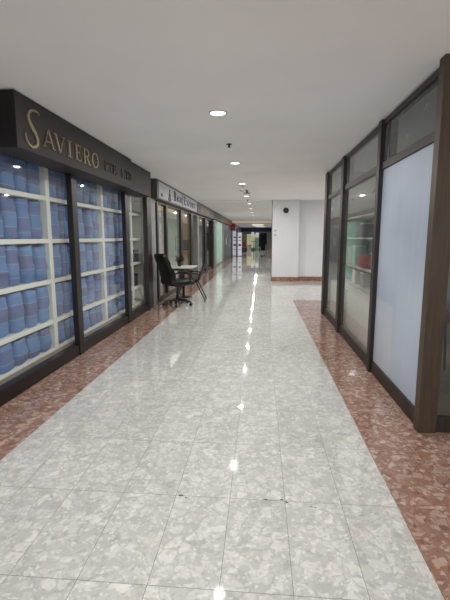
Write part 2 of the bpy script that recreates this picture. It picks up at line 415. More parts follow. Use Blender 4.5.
# shop floors, a step above the mall floor
struct(box('floor_left_shops', -6.2, XL - .1, -3.4, 45.5, 0.002, 0.03, M['ledge']))
struct(box('floor_right_shop', XR + .1, 5.9, 3.08, 7.9, 0.002, 0.03, M['ledge']))

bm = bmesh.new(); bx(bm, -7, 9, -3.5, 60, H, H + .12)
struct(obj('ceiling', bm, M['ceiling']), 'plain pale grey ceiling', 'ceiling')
# walls
bm = bmesh.new(); bx(bm, .37, 1.22, 13.42, 13.72, 0, H)
struct(obj('wall_corner', bm, M['wall']), 'white wall pier at the corridor corner', 'wall')
struct(box('wall_far_right', 1.22, 9, 13.62, 13.9, 0, H, M['wall']), 'white wall across the side corridor', 'wall')
struct(box('wall_right', 1.22, 1.4, 13.9, 46, 0, H, M['wall_in']), 'wall on the right of the far corridor', 'wall')
struct(box('baseboard_corner', .362, 1.228, 13.405, 13.42, 0, .14, M['base_tile']), 'red terrazzo skirting of the white pier', 'baseboard')
struct(box('baseboard_far', 1.228, 9, 13.605, 13.62, 0, .14, M['base_tile']), 'red terrazzo skirting along the white wall', 'baseboard')
struct(box('trim_1', .355, .37, 13.41, 13.72, 0, H, M['grey_frame']), 'dark edge strip of the white pier', 'trim')
struct(box('wall_east', 8.9, 9.0, 3, 13.62, 0, H, M['wall']))
struct(box('wall_shop_back_left', -6.3, -6.2, -3.5, 46, 0, H, M['wall_in']))
struct(box('wall_shop_back_right', 5.9, 6.0, 2.9, 7.95, 0, H, M['panel_slate']))
struct(box('wall_shop_side_right', 1.27, 5.9, 7.86, 7.95, 0, H, M['wall_in']))
# header above left shopfronts and party walls
struct(box('wall_left', -2.42, -2.26, -3.5, 8.02, 2.24, H, M['sign_end']), 'dark header above the first shop window', 'wall')
struct(box('wall_left_header', -2.42, -2.26, 8.45, 45.5, 2.16, H, M['fascia_brown']), 'brown header above the far shop windows', 'wall')
for i, y in enumerate([8.2, 13.62, 19.0, 24.2]):
    struct(box('wall_party', -6.2, -2.29, y, y + .12, 0, H, M['wall_in']))

# ------------------------------------------------------------ window bays
def window(n, label, X, y0, y1, plinth, head, fmat, gmat, side=1, post_y=None, post_w=.1, transom=None, gm_top=None, pmat=None, ph=.13, depth=.09, prot=.0, gx=None, pdep=.055):
    """one bay of shop glazing on a line of constant X. side=+1 faces +X (left shops), -1 faces -X"""
    e = struct(empty('window_%d' % n, (0, 0, 0)), label, 'window')
    o = X - side * prot
    xa, xb = sorted((o, o - side * depth))
    bm = bmesh.new(); bx(bm, xa, xb, y0, y1, 0, plinth, .004)
    bx(bm, xa, xb, y0, y1, head - .05, head, .003)
    if transom: bx(bm, xa, xb, y0, y1, transom - .035, transom + .035, .004)
    obj('frame', bm, fmat, e)
    gx = gx if gx is not None else X - side * (prot + .05)
    zt = transom - .035 if transom else head - .05
    bm = bmesh.new(); quad(bm, [(gx, y0, plinth), (gx, y1, plinth), (gx, y1, zt), (gx, y0, zt)])
    obj('glass', bm, gmat, e)
    if transom:
        bm = bmesh.new(); quad(bm, [(gx, y0, transom + .035), (gx, y1, transom + .035), (gx, y1, head - .05), (gx, y0, head - .05)])
        obj('transom_glass', bm, gm_top, e)
    if post_y:
        xa, xb = sorted((X + side * .012, X - side * pdep))
        box('post', xa, xb, post_y - post_w / 2, post_y + post_w / 2, 0, head + .0, pmat or fmat, e, .004)
    return e

# left shop 1
window(1, 'nearest glass bay of the brown shopfront on the left', XL, -3.4, 2.68, .13, 2.24, M['dark_frame'], M['glass'], post_y=2.72)
window(2, 'glass bay of the brown shopfront nearest the sign start', XL, 2.78, 4.68, .13, 2.24, M['dark_frame'], M['glass'], post_y=4.745, post_w=.13)
window(3, 'middle glass bay of the brown shopfront', XL, 4.81, 6.57, .13, 2.24, M['dark_frame'], M['glass'], post_y=6.66, post_w=.17)
window(4, 'last glass bay of the brown shopfront showing no blue bolts', XL, 6.75, 7.86, .13, 2.24, M['dark_frame'], M['glass'], post_y=8.01, post_w=.3, pmat=M['dark_brown'])
struct(box('trim_2', -2.33, -2.262, -3.3, 7.85, .10, .135, M['ledge']), 'beige ledge inside the brown shop window', 'trim')
# left shop 2
window(5, 'narrow first glass bay under the white sign', XL - .03, 8.2, 8.75, .1, 2.19, M['grey_frame'], M['glass'], post_y=8.42, post_w=.34, pmat=M['pale_frame'])
window(6, 'glass bay behind the black office chair', XL - .03, 8.86, 11.4, .1, 2.19, M['grey_frame'], M['glass'], post_y=8.8, post_w=.12, pmat=M['dark_brown'])
window(7, 'glass bay with cream interior under the white sign', XL - .03, 11.7, 13.1, .1, 2.19, M['grey_frame'], M['glass'], post_y=11.55, post_w=.26, pmat=M['dark_brown'])
box('mullion', -2.26, -2.19, 9.62, 9.76, .1, 2.14, M['dark_brown'], bpy.data.objects['window_6'])
window(8, 'glass bay beside the pale post', XL - .03, 13.5, 16.4, .1, 2.19, M['grey_frame'], M['glass'], post_y=13.3, post_w=.36, pmat=M['dark_brown'])
window(9, 'glass bay under the grey sign with yellow letters', XL - .03, 16.9, 18.7, .1, 2.19, M['grey_frame'], M['glass'], post_y=16.65, post_w=.42, pmat=M['dark_frame'])
struct(box('trim_3', -2.3, -2.17, 14.35, 14.65, .1, 2.14, M['pale_frame']), 'pale upright post between far shop windows', 'trim')
struct(box('trim_4', -2.3, -2.15, 18.75, 19.3, 0, 2.19, M['dark_frame']), 'dark post beside the mint window', 'trim')
# handle of a glass door in bay 6
bm = bmesh.new(); tube(bm, [(-2.24, 11.2, 1.05), (-2.19, 11.2, 1.05), (-2.19, 11.2, 1.42), (-2.24, 11.2, 1.42)], .014)
o = obj('door_handle', bm, M['dark_frame'], bpy.data.objects['window_6'], True)
# mint glazed bay
e = struct(empty('window_10'), 'tall mint green glazed bay down the corridor', 'window')
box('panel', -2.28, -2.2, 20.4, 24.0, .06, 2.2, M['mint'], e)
bm = bmesh.new(); bx(bm, -2.28, -2.15, 19.4, 20.4, 0, 2.2); bx(bm, -2.28, -2.15, 24.0, 24.3, 0, 2.2); bx(bm, -2.28, -2.17, 20.4, 24.0, 0, .06)
obj('frame', bm, M['pale_frame'], e)
e = struct(empty('trim_5'), 'slate grey panelled shopfront down the corridor', 'trim')
bm = bmesh.new()
for k in range(5): bx(bm, -2.3, -2.16, 24.35 + k * 1.35, 25.62 + k * 1.35, 0, 2.2, .01)
obj('panel', bm, M['panel_slate'], e)
for (y, z, s) in [(26.2, 1.15, .3), (28.6, .9, .22), (27.2, 1.5, .12), (29.8, 1.2, .2)]:
    box('poster', -2.158, -2.15, y - s, y + s, z - s * .7, z + s * .7, M['switch'], e)

# ------------------------------------------------------------ shop signs
def sign(name, label, x0, x1, y0, y1, z0, z1, face, end):
    e = tag(empty(name, ((x0 + x1) / 2, (y0 + y1) / 2, z0)), label, 'sign'); return e
def rel(o, e):                                   # keep world coordinates while parenting under a moved empty
    o.parent = e; o.matrix_parent_inverse = Matrix.Translation(e.location).inverted(); return o
SX = -1.95
s1 = tag(empty('shop_sign', (-2.1, 5.5, 2.13)), 'dark brown fascia sign with brass SAVIERO lettering over the blue window', 'sign')
bm = bmesh.new(); bx(bm, -2.255, SX, 3.3, 6.28, 2.135, H - .008, .004)
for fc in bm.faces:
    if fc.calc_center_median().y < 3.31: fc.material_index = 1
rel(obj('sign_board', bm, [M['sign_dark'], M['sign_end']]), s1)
rel(box('sign_board', -2.255, SX - .03, 6.28, 7.5, 2.135, H - .02, M['sign_dark'], None, .004), s1)
def put(ch, y0, y1, z0, z1, mat, X=SX): rel(glyph(ch, None, mat, X, y0, y1, z0, z1), s1)
put('SWASH', 3.41, 3.67, 2.175, 2.49, M['gold'])
for ch, a, b in [('A', 3.69, 3.90), ('V', 3.91, 4.11), ('I', 4.16, 4.27), ('E', 4.34, 4.49), ('R', 4.54, 4.73), ('O', 4.77, 4.97)]:
    put(ch, a, b, 2.225, 2.385, M['gold'])
for ch, a, b in [('P', 5.17, 5.29), ('T', 5.32, 5.44), ('E', 5.47, 5.59), ('L', 5.80, 5.95), ('T', 5.97, 6.11), ('D', 6.13, 6.27)]:
    put(ch, a, b, 2.245, 2.365, M['gold_dim'])
s2 = tag(empty('shop_sign', (-2.1, 11, 2.19)), 'white fascia sign with dark lettering above the black office chair', 'sign')
bm = bmesh.new(); bx(bm, -2.255, -2.07, 8.32, 13.6, 2.19, H - .01, .004)
rel(obj('sign_box', bm, M['grey_frame']), s2)
rel(box('sign_face', -2.07, -2.055, 8.42, 13.5, 2.215, H - .05, M['sign_white']), s2)
for y in (10.98,): rel(box('face_joint', -2.055, -2.05, y - .02, y + .02, 2.215, H - .05, M['ink_light']), s2)
rel(box('emblem', -2.055, -2.047, 8.58, 8.72, 2.25, 2.31, M['ink']), s2)
bm = bmesh.new(); bx(bm, -2.055, -2.045, 9.28, 9.52, 2.22, 2.29); bx(bm, -2.055, -2.045, 9.33, 9.47, 2.29, 2.37); bx(bm, -2.055, -2.045, 9.37, 9.43, 2.37, 2.47); bx(bm, -2.055, -2.045, 9.3, 9.5, 2.33, 2.345)
rel(obj('emblem', bm, M['ink']), s2)
def put2(ch, a, b, z0, z1, mat): rel(glyph(ch, None, mat, -2.055, a, b, z0, z1), s2)
put2('B', 9.85, 10.12, 2.27, 2.49, M['ink'])
for i, ch in enumerate('ASIC'): put2(ch, 10.2 + i * .19, 10.36 + i * .19, 2.29, 2.42, M['ink_light'])
put2('E', 11.12, 11.42, 2.27, 2.49, M['ink'])
for i, ch in enumerate('XPORT'): put2(ch, 11.55 + i * .3, 11.8 + i * .3, 2.29, 2.42, M['ink_light'])
s3 = tag(empty('shop_sign', (-2.1, 16, 2.19)), 'grey fascia sign with yellow lettering past the white sign', 'sign')
rel(box('sign_board', -2.255, -2.07, 13.75, 18.3, 2.2, H - .01, M['sign_grey'], None, .01), s3)
rel(box('sign_inset', -2.07, -2.06, 14.3, 16.9, 2.26, H - .09, M['sign_inset']), s3)
for y in (14.9, 15.25, 15.65, 16.05):
    bm = bmesh.new(); bx(bm, -2.06, -2.05, y, y + .1, 2.3, 2.44); bx(bm, -2.06, -2.05, y + .1, y + .24, 2.41, 2.44); bx(bm, -2.06, -2.05, y + .1, y + .2, 2.3, 2.33)
    rel(obj('letter', bm, M['yellow']), s3)
tag(box('fascia_panel', -2.255, -2.08, 18.35, 22.2, 2.22, H - .01, M['fascia_brown'], None, .01), 'grey brown fascia panel just past the yellow lettered sign', 'panel')
tag(box('fascia_panel', -2.255, -2.08, 22.25, 30.5, 2.22, H - .01, M['fascia_pink'], None, .01), 'pinkish fascia panel above the slate grey shopfront', 'panel')

# ------------------------------------------------------------ white display shelves + blue bolts
LV = [.16, .49, .95, 1.40, 1.86]      # top of shelf boards (z)
SXF = -2.335                            # front of the shelves
SD = .32
def shelf_unit(y0, y1, label, first=False, levels=LV):
    e = tag(empty('display_shelf', (SXF - SD / 2, (y0 + y1) / 2, 0.03)), label, 'shelf', 'white display shelves behind the left windows')
    ys = [y1] if not first else [y0, y1]
    for y in ys:
        rel(box('upright', SXF - SD - .03, SXF + .004, y - .04, y + .04, .03, 2.5, M['shelf'], None, .004), e)
    for z in levels:
        rel(box('shelf_board', SXF - SD, SXF, y0 + .041, y1 - .041, z - .048, z, M['shelf'], None, .004), e)
    rel(box('back_panel', SXF - SD - .02, SXF - SD - .004, y0 + .041, y1 - .041, .05, 2.45, M['wall_in'], None), e)
    return e
units = [(2.93, 4.46), (4.46, 6.04), (6.04, 7.41)]
ulab = ['white display shelf nearest the camera, packed with blue bolts', 'white display shelf in the middle, packed with blue bolts', 'white display shelf furthest of the three packed with blue bolts']
ush = ['nearest', 'middle', 'furthest packed']
for i, (a, b) in enumerate(units): shelf_unit(a, b, ulab[i], i == 0)
shelf_unit(7.41, 8.12, 'narrow nearly empty white display shelf beside the grey pilaster')

def bolt_mesh(seed, w, d, h):
    rnd = random.Random(seed); bm = bmesh.new()
    seg, nz = 18, 12; rings = []
    ph = rnd.uniform(0, 6)
    for j in range(nz + 1):
        z = h * j / nz
        t = j / nz
        k = 1.0
        if j == 0: k = .95
        if j == nz: k = .90
        if j == nz - 1 or j == 1: z = h * (.975 if j > 1 else .03)
        k *= 1 + .035 * math.sin(t * 7 + ph)
        sag = .012 * math.sin(t * PI) * rnd.uniform(.4, 1.2)
        ring = []
        for i in range(seg):
            a = 2 * PI * i / seg
            ca, sa = math.cos(a), math.sin(a)
            x = math.copysign(abs(ca) ** .45, ca) * d / 2 * k
            y = math.copysign(abs(sa) ** .42, sa) * w / 2 * k
            q = 1 + rnd.uniform(-.03, .03)
            zz = z
            if j == nz: zz += rnd.uniform(-.012, .012) + .02 * math.sin(a + ph)
            ring.append(bm.verts.new((x * q + sag, y * q, zz)))
        rings.append(ring)
    for j in range(nz):
        for i in range(seg):
            bm.faces.new([rings[j][i], rings[j][(i + 1) % seg], rings[j + 1][(i + 1) % seg], rings[j + 1][i]])
    c0 = bm.verts.new((0, 0, 0.0)); c1 = bm.verts.new((0, 0, h - .02))
    for i in range(seg):
        bm.faces.new([c0, rings[0][(i + 1) % seg], rings[0][i]]); bm.faces.new([c1, rings[-1][i], rings[-1][(i + 1) % seg]])
    bmesh.ops.recalc_face_normals(bm, faces=bm.faces)
    me = bpy.data.meshes.new('fabric_bolt'); bm.to_mesh(me); bm.free()
    for p in me.polygons: p.use_smooth = True
    me.materials.append(M['bolt']); return me
BM_ = {}
for k, h in enumerate([.275, .409, .399, .409, .47]):
    BM_[k] = [bolt_mesh(10 * k + s, .22, .22, h) for s in range(3)]
lvl_name = ['bottom shelf', 'second shelf up', 'third shelf up', 'fourth shelf up', 'top shelf']
ord_ = ['first', 'second', 'third', 'fourth', 'fifth', 'sixth', 'seventh']
for ui, (a, b) in enumerate(units):
    for li, z in enumerate(LV):
        inner0, inner1 = a + .045, b - .045
        n = 6 if ui < 2 else 5
        pitch = (inner1 - inner0) / n
        for q in range(n):
            lean = random.uniform(.03, .10) if li < 4 else random.uniform(-.02, .03)
            me = random.choice(BM_[li])
            o = bpy.data.objects.new('fabric_bolt', me); COL.objects.link(o)
            w = min(1.0, (pitch + .012) / .22)
            y = inner0 + pitch * (q + .5) + .01
            if q == n - 1: lean = min(lean, .03)
            if q == 0: lean = min(lean, .02)
            o.location = (SXF - .135 + random.uniform(-.025, .012), y, z + .001)
            o.rotation_euler = (lean, 0, random.uniform(-.12, .12))
            o.scale = (1, w * random.uniform(.94, .99), random.uniform(.93, 1.0))
            tag(o, 'blue wrapped bolt, %s from the left on %s of %s display shelf' % (ord_[q], lvl_name[li], ush[ui]), 'fabric bolt', 'blue patchwork bolts on the display shelves')
# things on the nearly empty shelf
for z, nm, dy in [(.49, 'dark box on the lower shelf of the nearly empty display shelf', 0), (.95, 'dark box on the middle shelf of the nearly empty display shelf', .1)]:
    e = tag(empty('storage_box', (SXF - .16, 7.7 + dy, z + .001)), nm, 'box')
    box('body', -.12, .12, -.14, .14, 0, .2, M['panel_slate'], e, .01); box('lid', -.125, .125, -.145, .145, .2, .225, M['black_plastic'], e, .005)

# ------------------------------------------------------------ shop 2 interior
c = tag(obj('curtain', (lambda bm: [quad(bm, [(-2.62 + .02 * math.sin(k * 1.3), 11.5 + k * .06, .05), (-2.62 + .02 * math.sin((k + 1) * 1.3), 11.56 + k * .06, .05), (-2.62 + .02 * math.sin((k + 1) * 1.3), 11.56 + k * .06, 2.12), (-2.62 + .02 * math.sin(k * 1.3), 11.5 + k * .06, 2.12)]) for k in range(30)] and bm)(bmesh.new()), plain('grey green curtain', rgb(178, 192, 176), .8)),
    'grey green curtain behind the glass beside the office chair', 'curtain')
struct(box('wall_shop_cream', -6.1, -2.3, 13.5, 13.6, 0, H, M['wall_cream']))
tag(box('hanging_sheet', -2.60, -2.59, 10.4, 11.4, .3, 2.1, plain('pale hanging sheet', rgb(206, 206, 200), .7, var=.1, scale=9)), 'pale hanging sheet behind the first wide bay next to the green curtain', 'sheet')
e = tag(empty('framed_picture', (-2.47, 13.49, 1.16), -PI / 2), 'dark framed picture on the cream wall inside the white signed shop', 'picture')
box('picture_frame', -.015, .02, -.10, .10, -.16, .16, M['dark_frame'], e); box('print', .02, .025, -.08, .08, -.13, .13, M['picture'], e)

# ------------------------------------------------------------ office chair
def office_chair():
    e = empty('office_chair')
    for k in range(5):
        a = 2 * PI * k / 5 + .3
        d = Vector((math.cos(a), math.sin(a), 0))
        bm = bmesh.new(); tube(bm, [d * .03 + Vector((0, 0, .12)), d * .18 + Vector((0, 0, .105)), d * .30 + Vector((0, 0, .075))], [.026, .022, .016], 8)
        leg = obj('leg', bm, M['black_plastic'], e, True)
        n = Vector((-d.y, d.x, 0))
        bm = bmesh.new()
        for s in (-1, 1):
            c_ = d * .30 + n * .016 * s
            vs = lathe(bm, [(.004, -.01), (.028, -.01), (.031, 0), (.028, .01), (.004, .01)], 14)
            rot = Vector((0, 0, 1)).rotation_difference(n).to_matrix().to_4x4()
            xform(vs, Matrix.Translation(c_ + Vector((0, 0, .032))) @ rot)
        obj('caster', bm, M['black_plastic'], leg, True)
    bm = bmesh.new(); lathe(bm, [(.035, .09), (.035, .2), (.026, .205), (.026, .30), (.018, .305), (.018, .42)], 14)
    obj('gas_lift', bm, M['chrome'], e, True)
    bm = bmesh.new(); bx(bm, -.1, .1, -.12, .12, .40, .43, .01); obj('mechanism', bm, M['black_plastic'], e)
    bm = bmesh.new(); vs = bx(bm, -.25, .27, -.26, .26, .43, .53, .035)
    bmesh.ops.subdivide_edges(bm, edges=bm.edges[:], cuts=2, use_grid_fill=True)
    for v in bm.verts:
        if v.co.z > .5: v.co.z += .02 * math.cos(v.co.y * 5) - .015 * max(0, v.co.x - .1) * 6
    obj('seat', bm, M['black_leather'], e, True)
    bm = bmesh.new()   # tall back, leaning to -x
    nz, ny = 16, 8; grid = []
    for j in range(nz + 1):
        t = j / nz; z = .46 + t * .63
        x = -.24 - .13 * t + .035 * math.sin(t * PI * 1.6)
        w = .245 - .05 * t ** 2 - (.03 if j in (0, nz) else 0)
        th = .055 if 0 < j < nz else .025
        pad = .012 * math.sin(t * PI * 6)
        ring = [Vector((x + th + pad - .03 * (1 - (abs(y_) ** 2)) * -.3, y_ * w, z)) for y_ in [(-1 + 2 * i / ny) for i in range(ny + 1)]]
        back = [Vector((x - th * .6, y_ * w * .96, z)) for y_ in [(1 - 2 * i / ny) for i in range(ny + 1)]]
        grid.append([bm.verts.new(p) for p in ring + back])
    m_ = len(grid[0])
    for j in range(nz):
        for i in range(m_): bm.faces.new([grid[j][i], grid[j][(i + 1) % m_], grid[j + 1][(i + 1) % m_], grid[j + 1][i]])
    bm.faces.new(grid[0][::-1]); bm.faces.new(grid[-1])
    obj('backrest', bm, M['black_leather'], e, True)
    for s in (-1, 1):
        bm = bmesh.new()
        tube(bm, [(.10, .27 * s, .46), (.13, .30 * s, .52), (.12, .305 * s, .64), (.04, .305 * s, .70), (-.14, .30 * s, .71), (-.24, .27 * s, .68), (-.27, .22 * s, .62)], .018, 8)
        arm = obj('armrest', bm, M['black_plastic'], e, True)
        bm = bmesh.new(); bx(bm, -.16, .1, .275 * s - .0 if s > 0 else -.335, .335 if s > 0 else -.275, .705, .735, .012)
        obj('arm_pad', bm, M['black_leather'], arm, True)
    return e
oc = office_chair(); oc.location = (-1.72, 8.46, 0); oc.rotation_euler = (0, 0, math.radians(42))
tag(oc, 'high backed black leather office chair on casters beside the white table', 'chair')

def visitor_chair():
    e = empty('visitor_chair')      # faces +x locally
    for nm, xs in (('front_leg', (.18, .30)), ('rear_leg', (-.16, -.36))):
        bm = bmesh.new()
        tube(bm, [(xs[0], -.2, .44), (xs[1], -.22, .03), (xs[1] + .01, -.2, .014), (xs[1] + .01, .2, .014), (xs[1], .22, .03), (xs[0], .2, .44)], .013, 8)
        obj(nm, bm, M['black_plastic'], e, True)
    for s in (-1, 1):
        bm = bmesh.new(); tube(bm, [(-.2, .225 * s, .44), (-.24, .235 * s, .6), (-.34, .235 * s, .84)], .013, 8)
        obj('back_post', bm, M['black_plastic'], e, True)
        bm = bmesh.new(); tube(bm, [(-.25, .25 * s, .62), (-.05, .27 * s, .64), (.14, .27 * s, .63), (.18, .26 * s, .57), (.19, .24 * s, .45)], .014, 8)
        obj('armrest', bm, M['black_plastic'], e, True)
    bm = bmesh.new(); bx(bm, -.2, .24, -.235, .235, .435, .49, .02); obj('seat', bm, M['black_mesh'], e, True)
    bm = bmesh.new(); nz = 8; g = []
    for j in range(nz + 1):
        t = j / nz; z = .52 + .35 * t; x = -.21 - .14 * t
        w = .235 - (.03 if j in (0, nz) else 0)
        g.append([bm.verts.new(p) for p in [(x + .012, -w, z), (x - .015, 0, z), (x + .012, w, z), (x - .014, w, z), (x - .04, 0, z), (x - .014, -w, z)]])
    for j in range(nz):
        for i in range(6): bm.faces.new([g[j][i], g[j][(i + 1) % 6], g[j + 1][(i + 1) % 6], g[j + 1][i]])
    bm.faces.new(g[0][::-1]); bm.faces.new(g[-1])
    obj('backrest', bm, M['black_mesh'], e, True)
    return e
vc = visitor_chair(); vc.location = (-1.57, 9.1, 0); vc.rotation_euler = (0, 0, math.radians(184))
tag(vc, 'low black visitor chair with tubular frame tucked at the white table', 'chair')

e = tag(empty('side_table', (-1.85, 9.5, 0)), 'small white topped table standing between the two black chairs', 'table')
box('table_top', -.28, .36, -.55, .3, .725, .75, M['table_white'], e, .006)
bm = bmesh.new(); bx(bm, -.24, .3, -.5, .26, .68, .724, .004); obj('apron', bm, M['grey_frame'], e)
bm = bmesh.new(); lathe(bm, [(.03, .02), (.03, .69)], 14, (.04, .13, 0)); obj('column', bm, M['chrome'], e, True)
bm = bmesh.new(); lathe(bm, [(.19, .0), (.19, .012), (.06, .03), (.03, .035)], 24, (.04, .13, 0)); obj('base', bm, M['chrome'], e, True)
e = tag(empty('potted_flowers', (-1.86, 9.42, .75)), 'small pot of dark red flowers on the white table', 'plant')
bm = bmesh.new(); lathe(bm, [(.035, 0), (.05, .06), (.055, .1), (.045, .1), (.04, .02)], 14); obj('pot', bm, M['pot'], e, True)
rr = random.Random(5)
bm = bmesh.new(); bm2 = bmesh.new()
for k in range(16):
    a = rr.uniform(0, 2 * PI); r = rr.uniform(.03, .11); z = rr.uniform(.13, .26)
    p = Vector((r * math.cos(a), r * math.sin(a), z))
    tube(bm, [(0, 0, .06), p * .5 + Vector((0, 0, .05)), p], .004, 5)
    for s in range(3):
        b2 = a + s * 2; q = p * .75
        quad(bm, [q, q + Vector((.04 * math.cos(b2), .04 * math.sin(b2), .02)), q + Vector((.07 * math.cos(b2 + .3), .07 * math.sin(b2 + .3), .03)), q + Vector((.03 * math.cos(b2 + .8), .03 * math.sin(b2 + .8), .0))])
    vs = bmesh.ops.create_icosphere(bm2, subdivisions=1, radius=.022)['verts']
    xform(vs, Matrix.Translation(p) @ Matrix.Diagonal((1, 1, .7, 1)))
obj('stems', bm, M['leaf'], e); obj('blossoms', bm2, M['flower'], e)

# ------------------------------------------------------------ right shop, bronze framing
RT = 2.11; HB = H - .03
CY = 2.95
e = struct(empty('trim_6'), 'bronze corner post of the right shopfront', 'trim')
bm = bmesh.new()
bx(bm, XR - .005, XR + .125, CY, CY + .09, 0, H, .003)
obj('post', bm, M['bronze_post'], e)
bm = bmesh.new(); bx(bm, XR + .012, XR + .11, CY + .09, CY + .12, 0, H, .003); obj('post_return', bm, M['bronze'], e)
def rwin(n, label, y0, y1, post, gm, pw=.1):
    return window(n, label, XR, y0, y1, .13, HB, M['bronze'], gm, side=-1, post_y=post, post_w=pw, transom=RT, gm_top=M['glass_top'], depth=.07, prot=.015, gx=XR + .032, pdep=.08)
w11 = rwin(11, 'bay of the right shopfront covered with blue white film', CY + .12, 4.33, 4.38, M['frosted'], .10)
_tg = [c for c in w11.children if c.name.startswith('transom_glass')][0]; _tg.data.materials.clear(); _tg.data.materials.append(M['glass_dark'])
w12 = rwin(12, 'clear middle bay of the right shopfront', 4.47, 6.15, 6.24, M['glass_r'], .16)
w13 = rwin(13, 'clear far bay of the right shopfront', 6.33, 7.6, 7.73, M['glass_r'], .22)
# inner dark mullions beside the posts
for (w_, y) in ((w11, 4.2), (w12, 6.05)):
    box('mullion', XR + .03, XR + .10, y - .03, y + .03, RT + .035, HB - .05, M['dark_frame'], w_)
# frontage turning right from the corner post
e = struct(empty('window_14'), 'glazed return of the right shopfront facing the camera', 'window')
bm = bmesh.new(); bx(bm, XR + .126, 5.9, CY + .02, CY + .08, 0, .11, .003); bx(bm, XR + .126, 5.9, CY + .02, CY + .08, RT - .035, RT + .035, .003); bx(bm, XR + .126, 5.9, CY + .02, CY + .08, H - .08, H - .001, .003)
obj('frame', bm, M['bronze'], e)
bm = bmesh.new()
for x in (1.50, 2.6, 3.8, 5.0): bx(bm, x, x + .07, CY + .018, CY + .085, .11, H - .08, .003)
obj('mullion', bm, M['bronze'], e)
bm = bmesh.new(); quad(bm, [(XR + .126, CY + .05, .11), (5.9, CY + .05, .11), (5.9, CY + .05, RT - .035), (XR + .126, CY + .05, RT - .035)]); obj('glass', bm, M['glass'], e)
bm = bmesh.new(); quad(bm, [(XR + .126, CY + .05, RT + .035), (5.9, CY + .05, RT + .035), (5.9, CY + .05, H - .08), (XR + .126, CY + .05, H - .08)]); obj('transom_glass', bm, M['glass_top'], e)

# right shop interior
e = tag(empty('display_plinth', (1.36, 6.1, .03)), 'long low white display board inside the right shop window', 'display')
box('front_board', -.08, -.06, -1.58, 1.5, 0, .60, M['display_white'], e); box('plinth_top', -.08, .11, -1.58, 1.5, .60, .62, M['display_white'], e)
e = tag(empty('display_cabinet', (1.72, 6.46, .03)), 'pale green glass display cabinet inside the right shop', 'cabinet')
bm = bmesh.new(); bx(bm, .15, .18, -1.3, 1.3, .0, 1.72); obj('back_panel', bm, M['mint_glass'], e)
for y in (-1.3, 1.28): box('side_panel', -.2, .15, y - .012, y + .012, 0, 1.72, M['mint_glass'], e)
for z in (.62, .92, 1.37, 1.7): box('shelf_board', -.22, .15, -1.287, 1.267, z - .012, z + .012, M['display_white'], e)
tag(box('red_box', 1.54, 1.74, 6.15, 6.7, .963, 1.15, M['red_cloth'], None, .012), 'red box on the shelf of the pale green cabinet', 'box')
for i, (y, z, h_, m_, lb) in enumerate([(5.85, .963, .22, 'display_white', 'white carton on the middle shelf beside the red box'), (7.05, .963, .3, 'mint_glass', 'pale green carton on the middle shelf of the cabinet'), (6.45, .663, .2, 'pale_frame', 'grey carton on the lower shelf of the cabinet under the red box'),
                                     (7.0, .663, .2, 'display_white', 'white carton on the lower shelf of the cabinet'), (7.4, .963, .26, 'display_white', 'white carton at the far end of the middle shelf'), (6.6, 1.413, .2, 'sign_grey', 'grey carton on the upper shelf of the cabinet')]):
    en = tag(empty('carton', (1.64, y, z + .001)), lb, 'box')
    box('body', -.09, .09, -.1, .1, 0, h_, M[m_], en, .006); box('lid', -.094, .094, -.104, .104, h_, h_ + .02, M['display_white'], en, .004)
e = tag(empty('stool', (1.82, 4.25, .03)), 'dark maroon stool behind the glass beside the bronze corner post', 'stool')
bm = bmesh.new(); lathe(bm, [(.16, .56), (.2, .58), (.2, .63), (.15, .65)], 20); obj('seat', bm, plain('maroon vinyl', rgb(78, 28, 32), .4), e, True)
for k in range(4):
    a = PI / 4 + k * PI / 2
    bm = bmesh.new(); tube(bm, [(.13 * math.cos(a), .13 * math.sin(a), .57), (.2 * math.cos(a), .2 * math.sin(a), 0)], .014); obj('leg', bm, M['grey_frame'], e, True)
e = tag(empty('side_cabinet', (3.0, 5.0, .03)), 'grey cabinet standing inside the right shop near its front', 'cabinet')
box('body', -.4, .4, -.25, .25, 0, 1.3, M['panel_slate'], e, .01)
for s in (-1, 1):
    d_ = box('door', min(0.01 * s, .39 * s), max(.01 * s, .39 * s), -.27, -.25, .04, 1.26, M['grey_frame'], e, .004)
    box('handle', .04 * s - .01, .04 * s + .01, -.29, -.27, .6, .8, M['chrome'], d_)

# ------------------------------------------------------------ wall and ceiling fittings
e = tag(empty('wall_speaker', (.79, 13.405, 2.25)), 'round black speaker high on the white pier', 'speaker')
bm = bmesh.new(); lathe(bm, [(.085, .015), (.085, -.02), (.07, -.032), (.02, -.025)], 28, axis='Y'); obj('rim', bm, M['clock_black'], e, True)
bm = bmesh.new(); lathe(bm, [(.03, -.026), (.03, -.034), (.012, -.036)], 16, axis='Y'); obj('cone', bm, plain('dark red cone', rgb(70, 40, 40), .5), e, True)
for x, z, lb in [(.47, 1.62, 'upper small switch plate on the white pier'), (.47, 1.48, 'lower small switch plate on the white pier')]:
    en = tag(empty('switch_plate', (x, 13.418, z)), lb, 'switch', 'switch plates on the white pier')
    box('plate', -.045, .045, -.012, 0, -.03, .03, M['switch'], en, .003); box('rocker', -.012, .012, -.017, -.012, -.018, .018, M['pale_frame'], en)

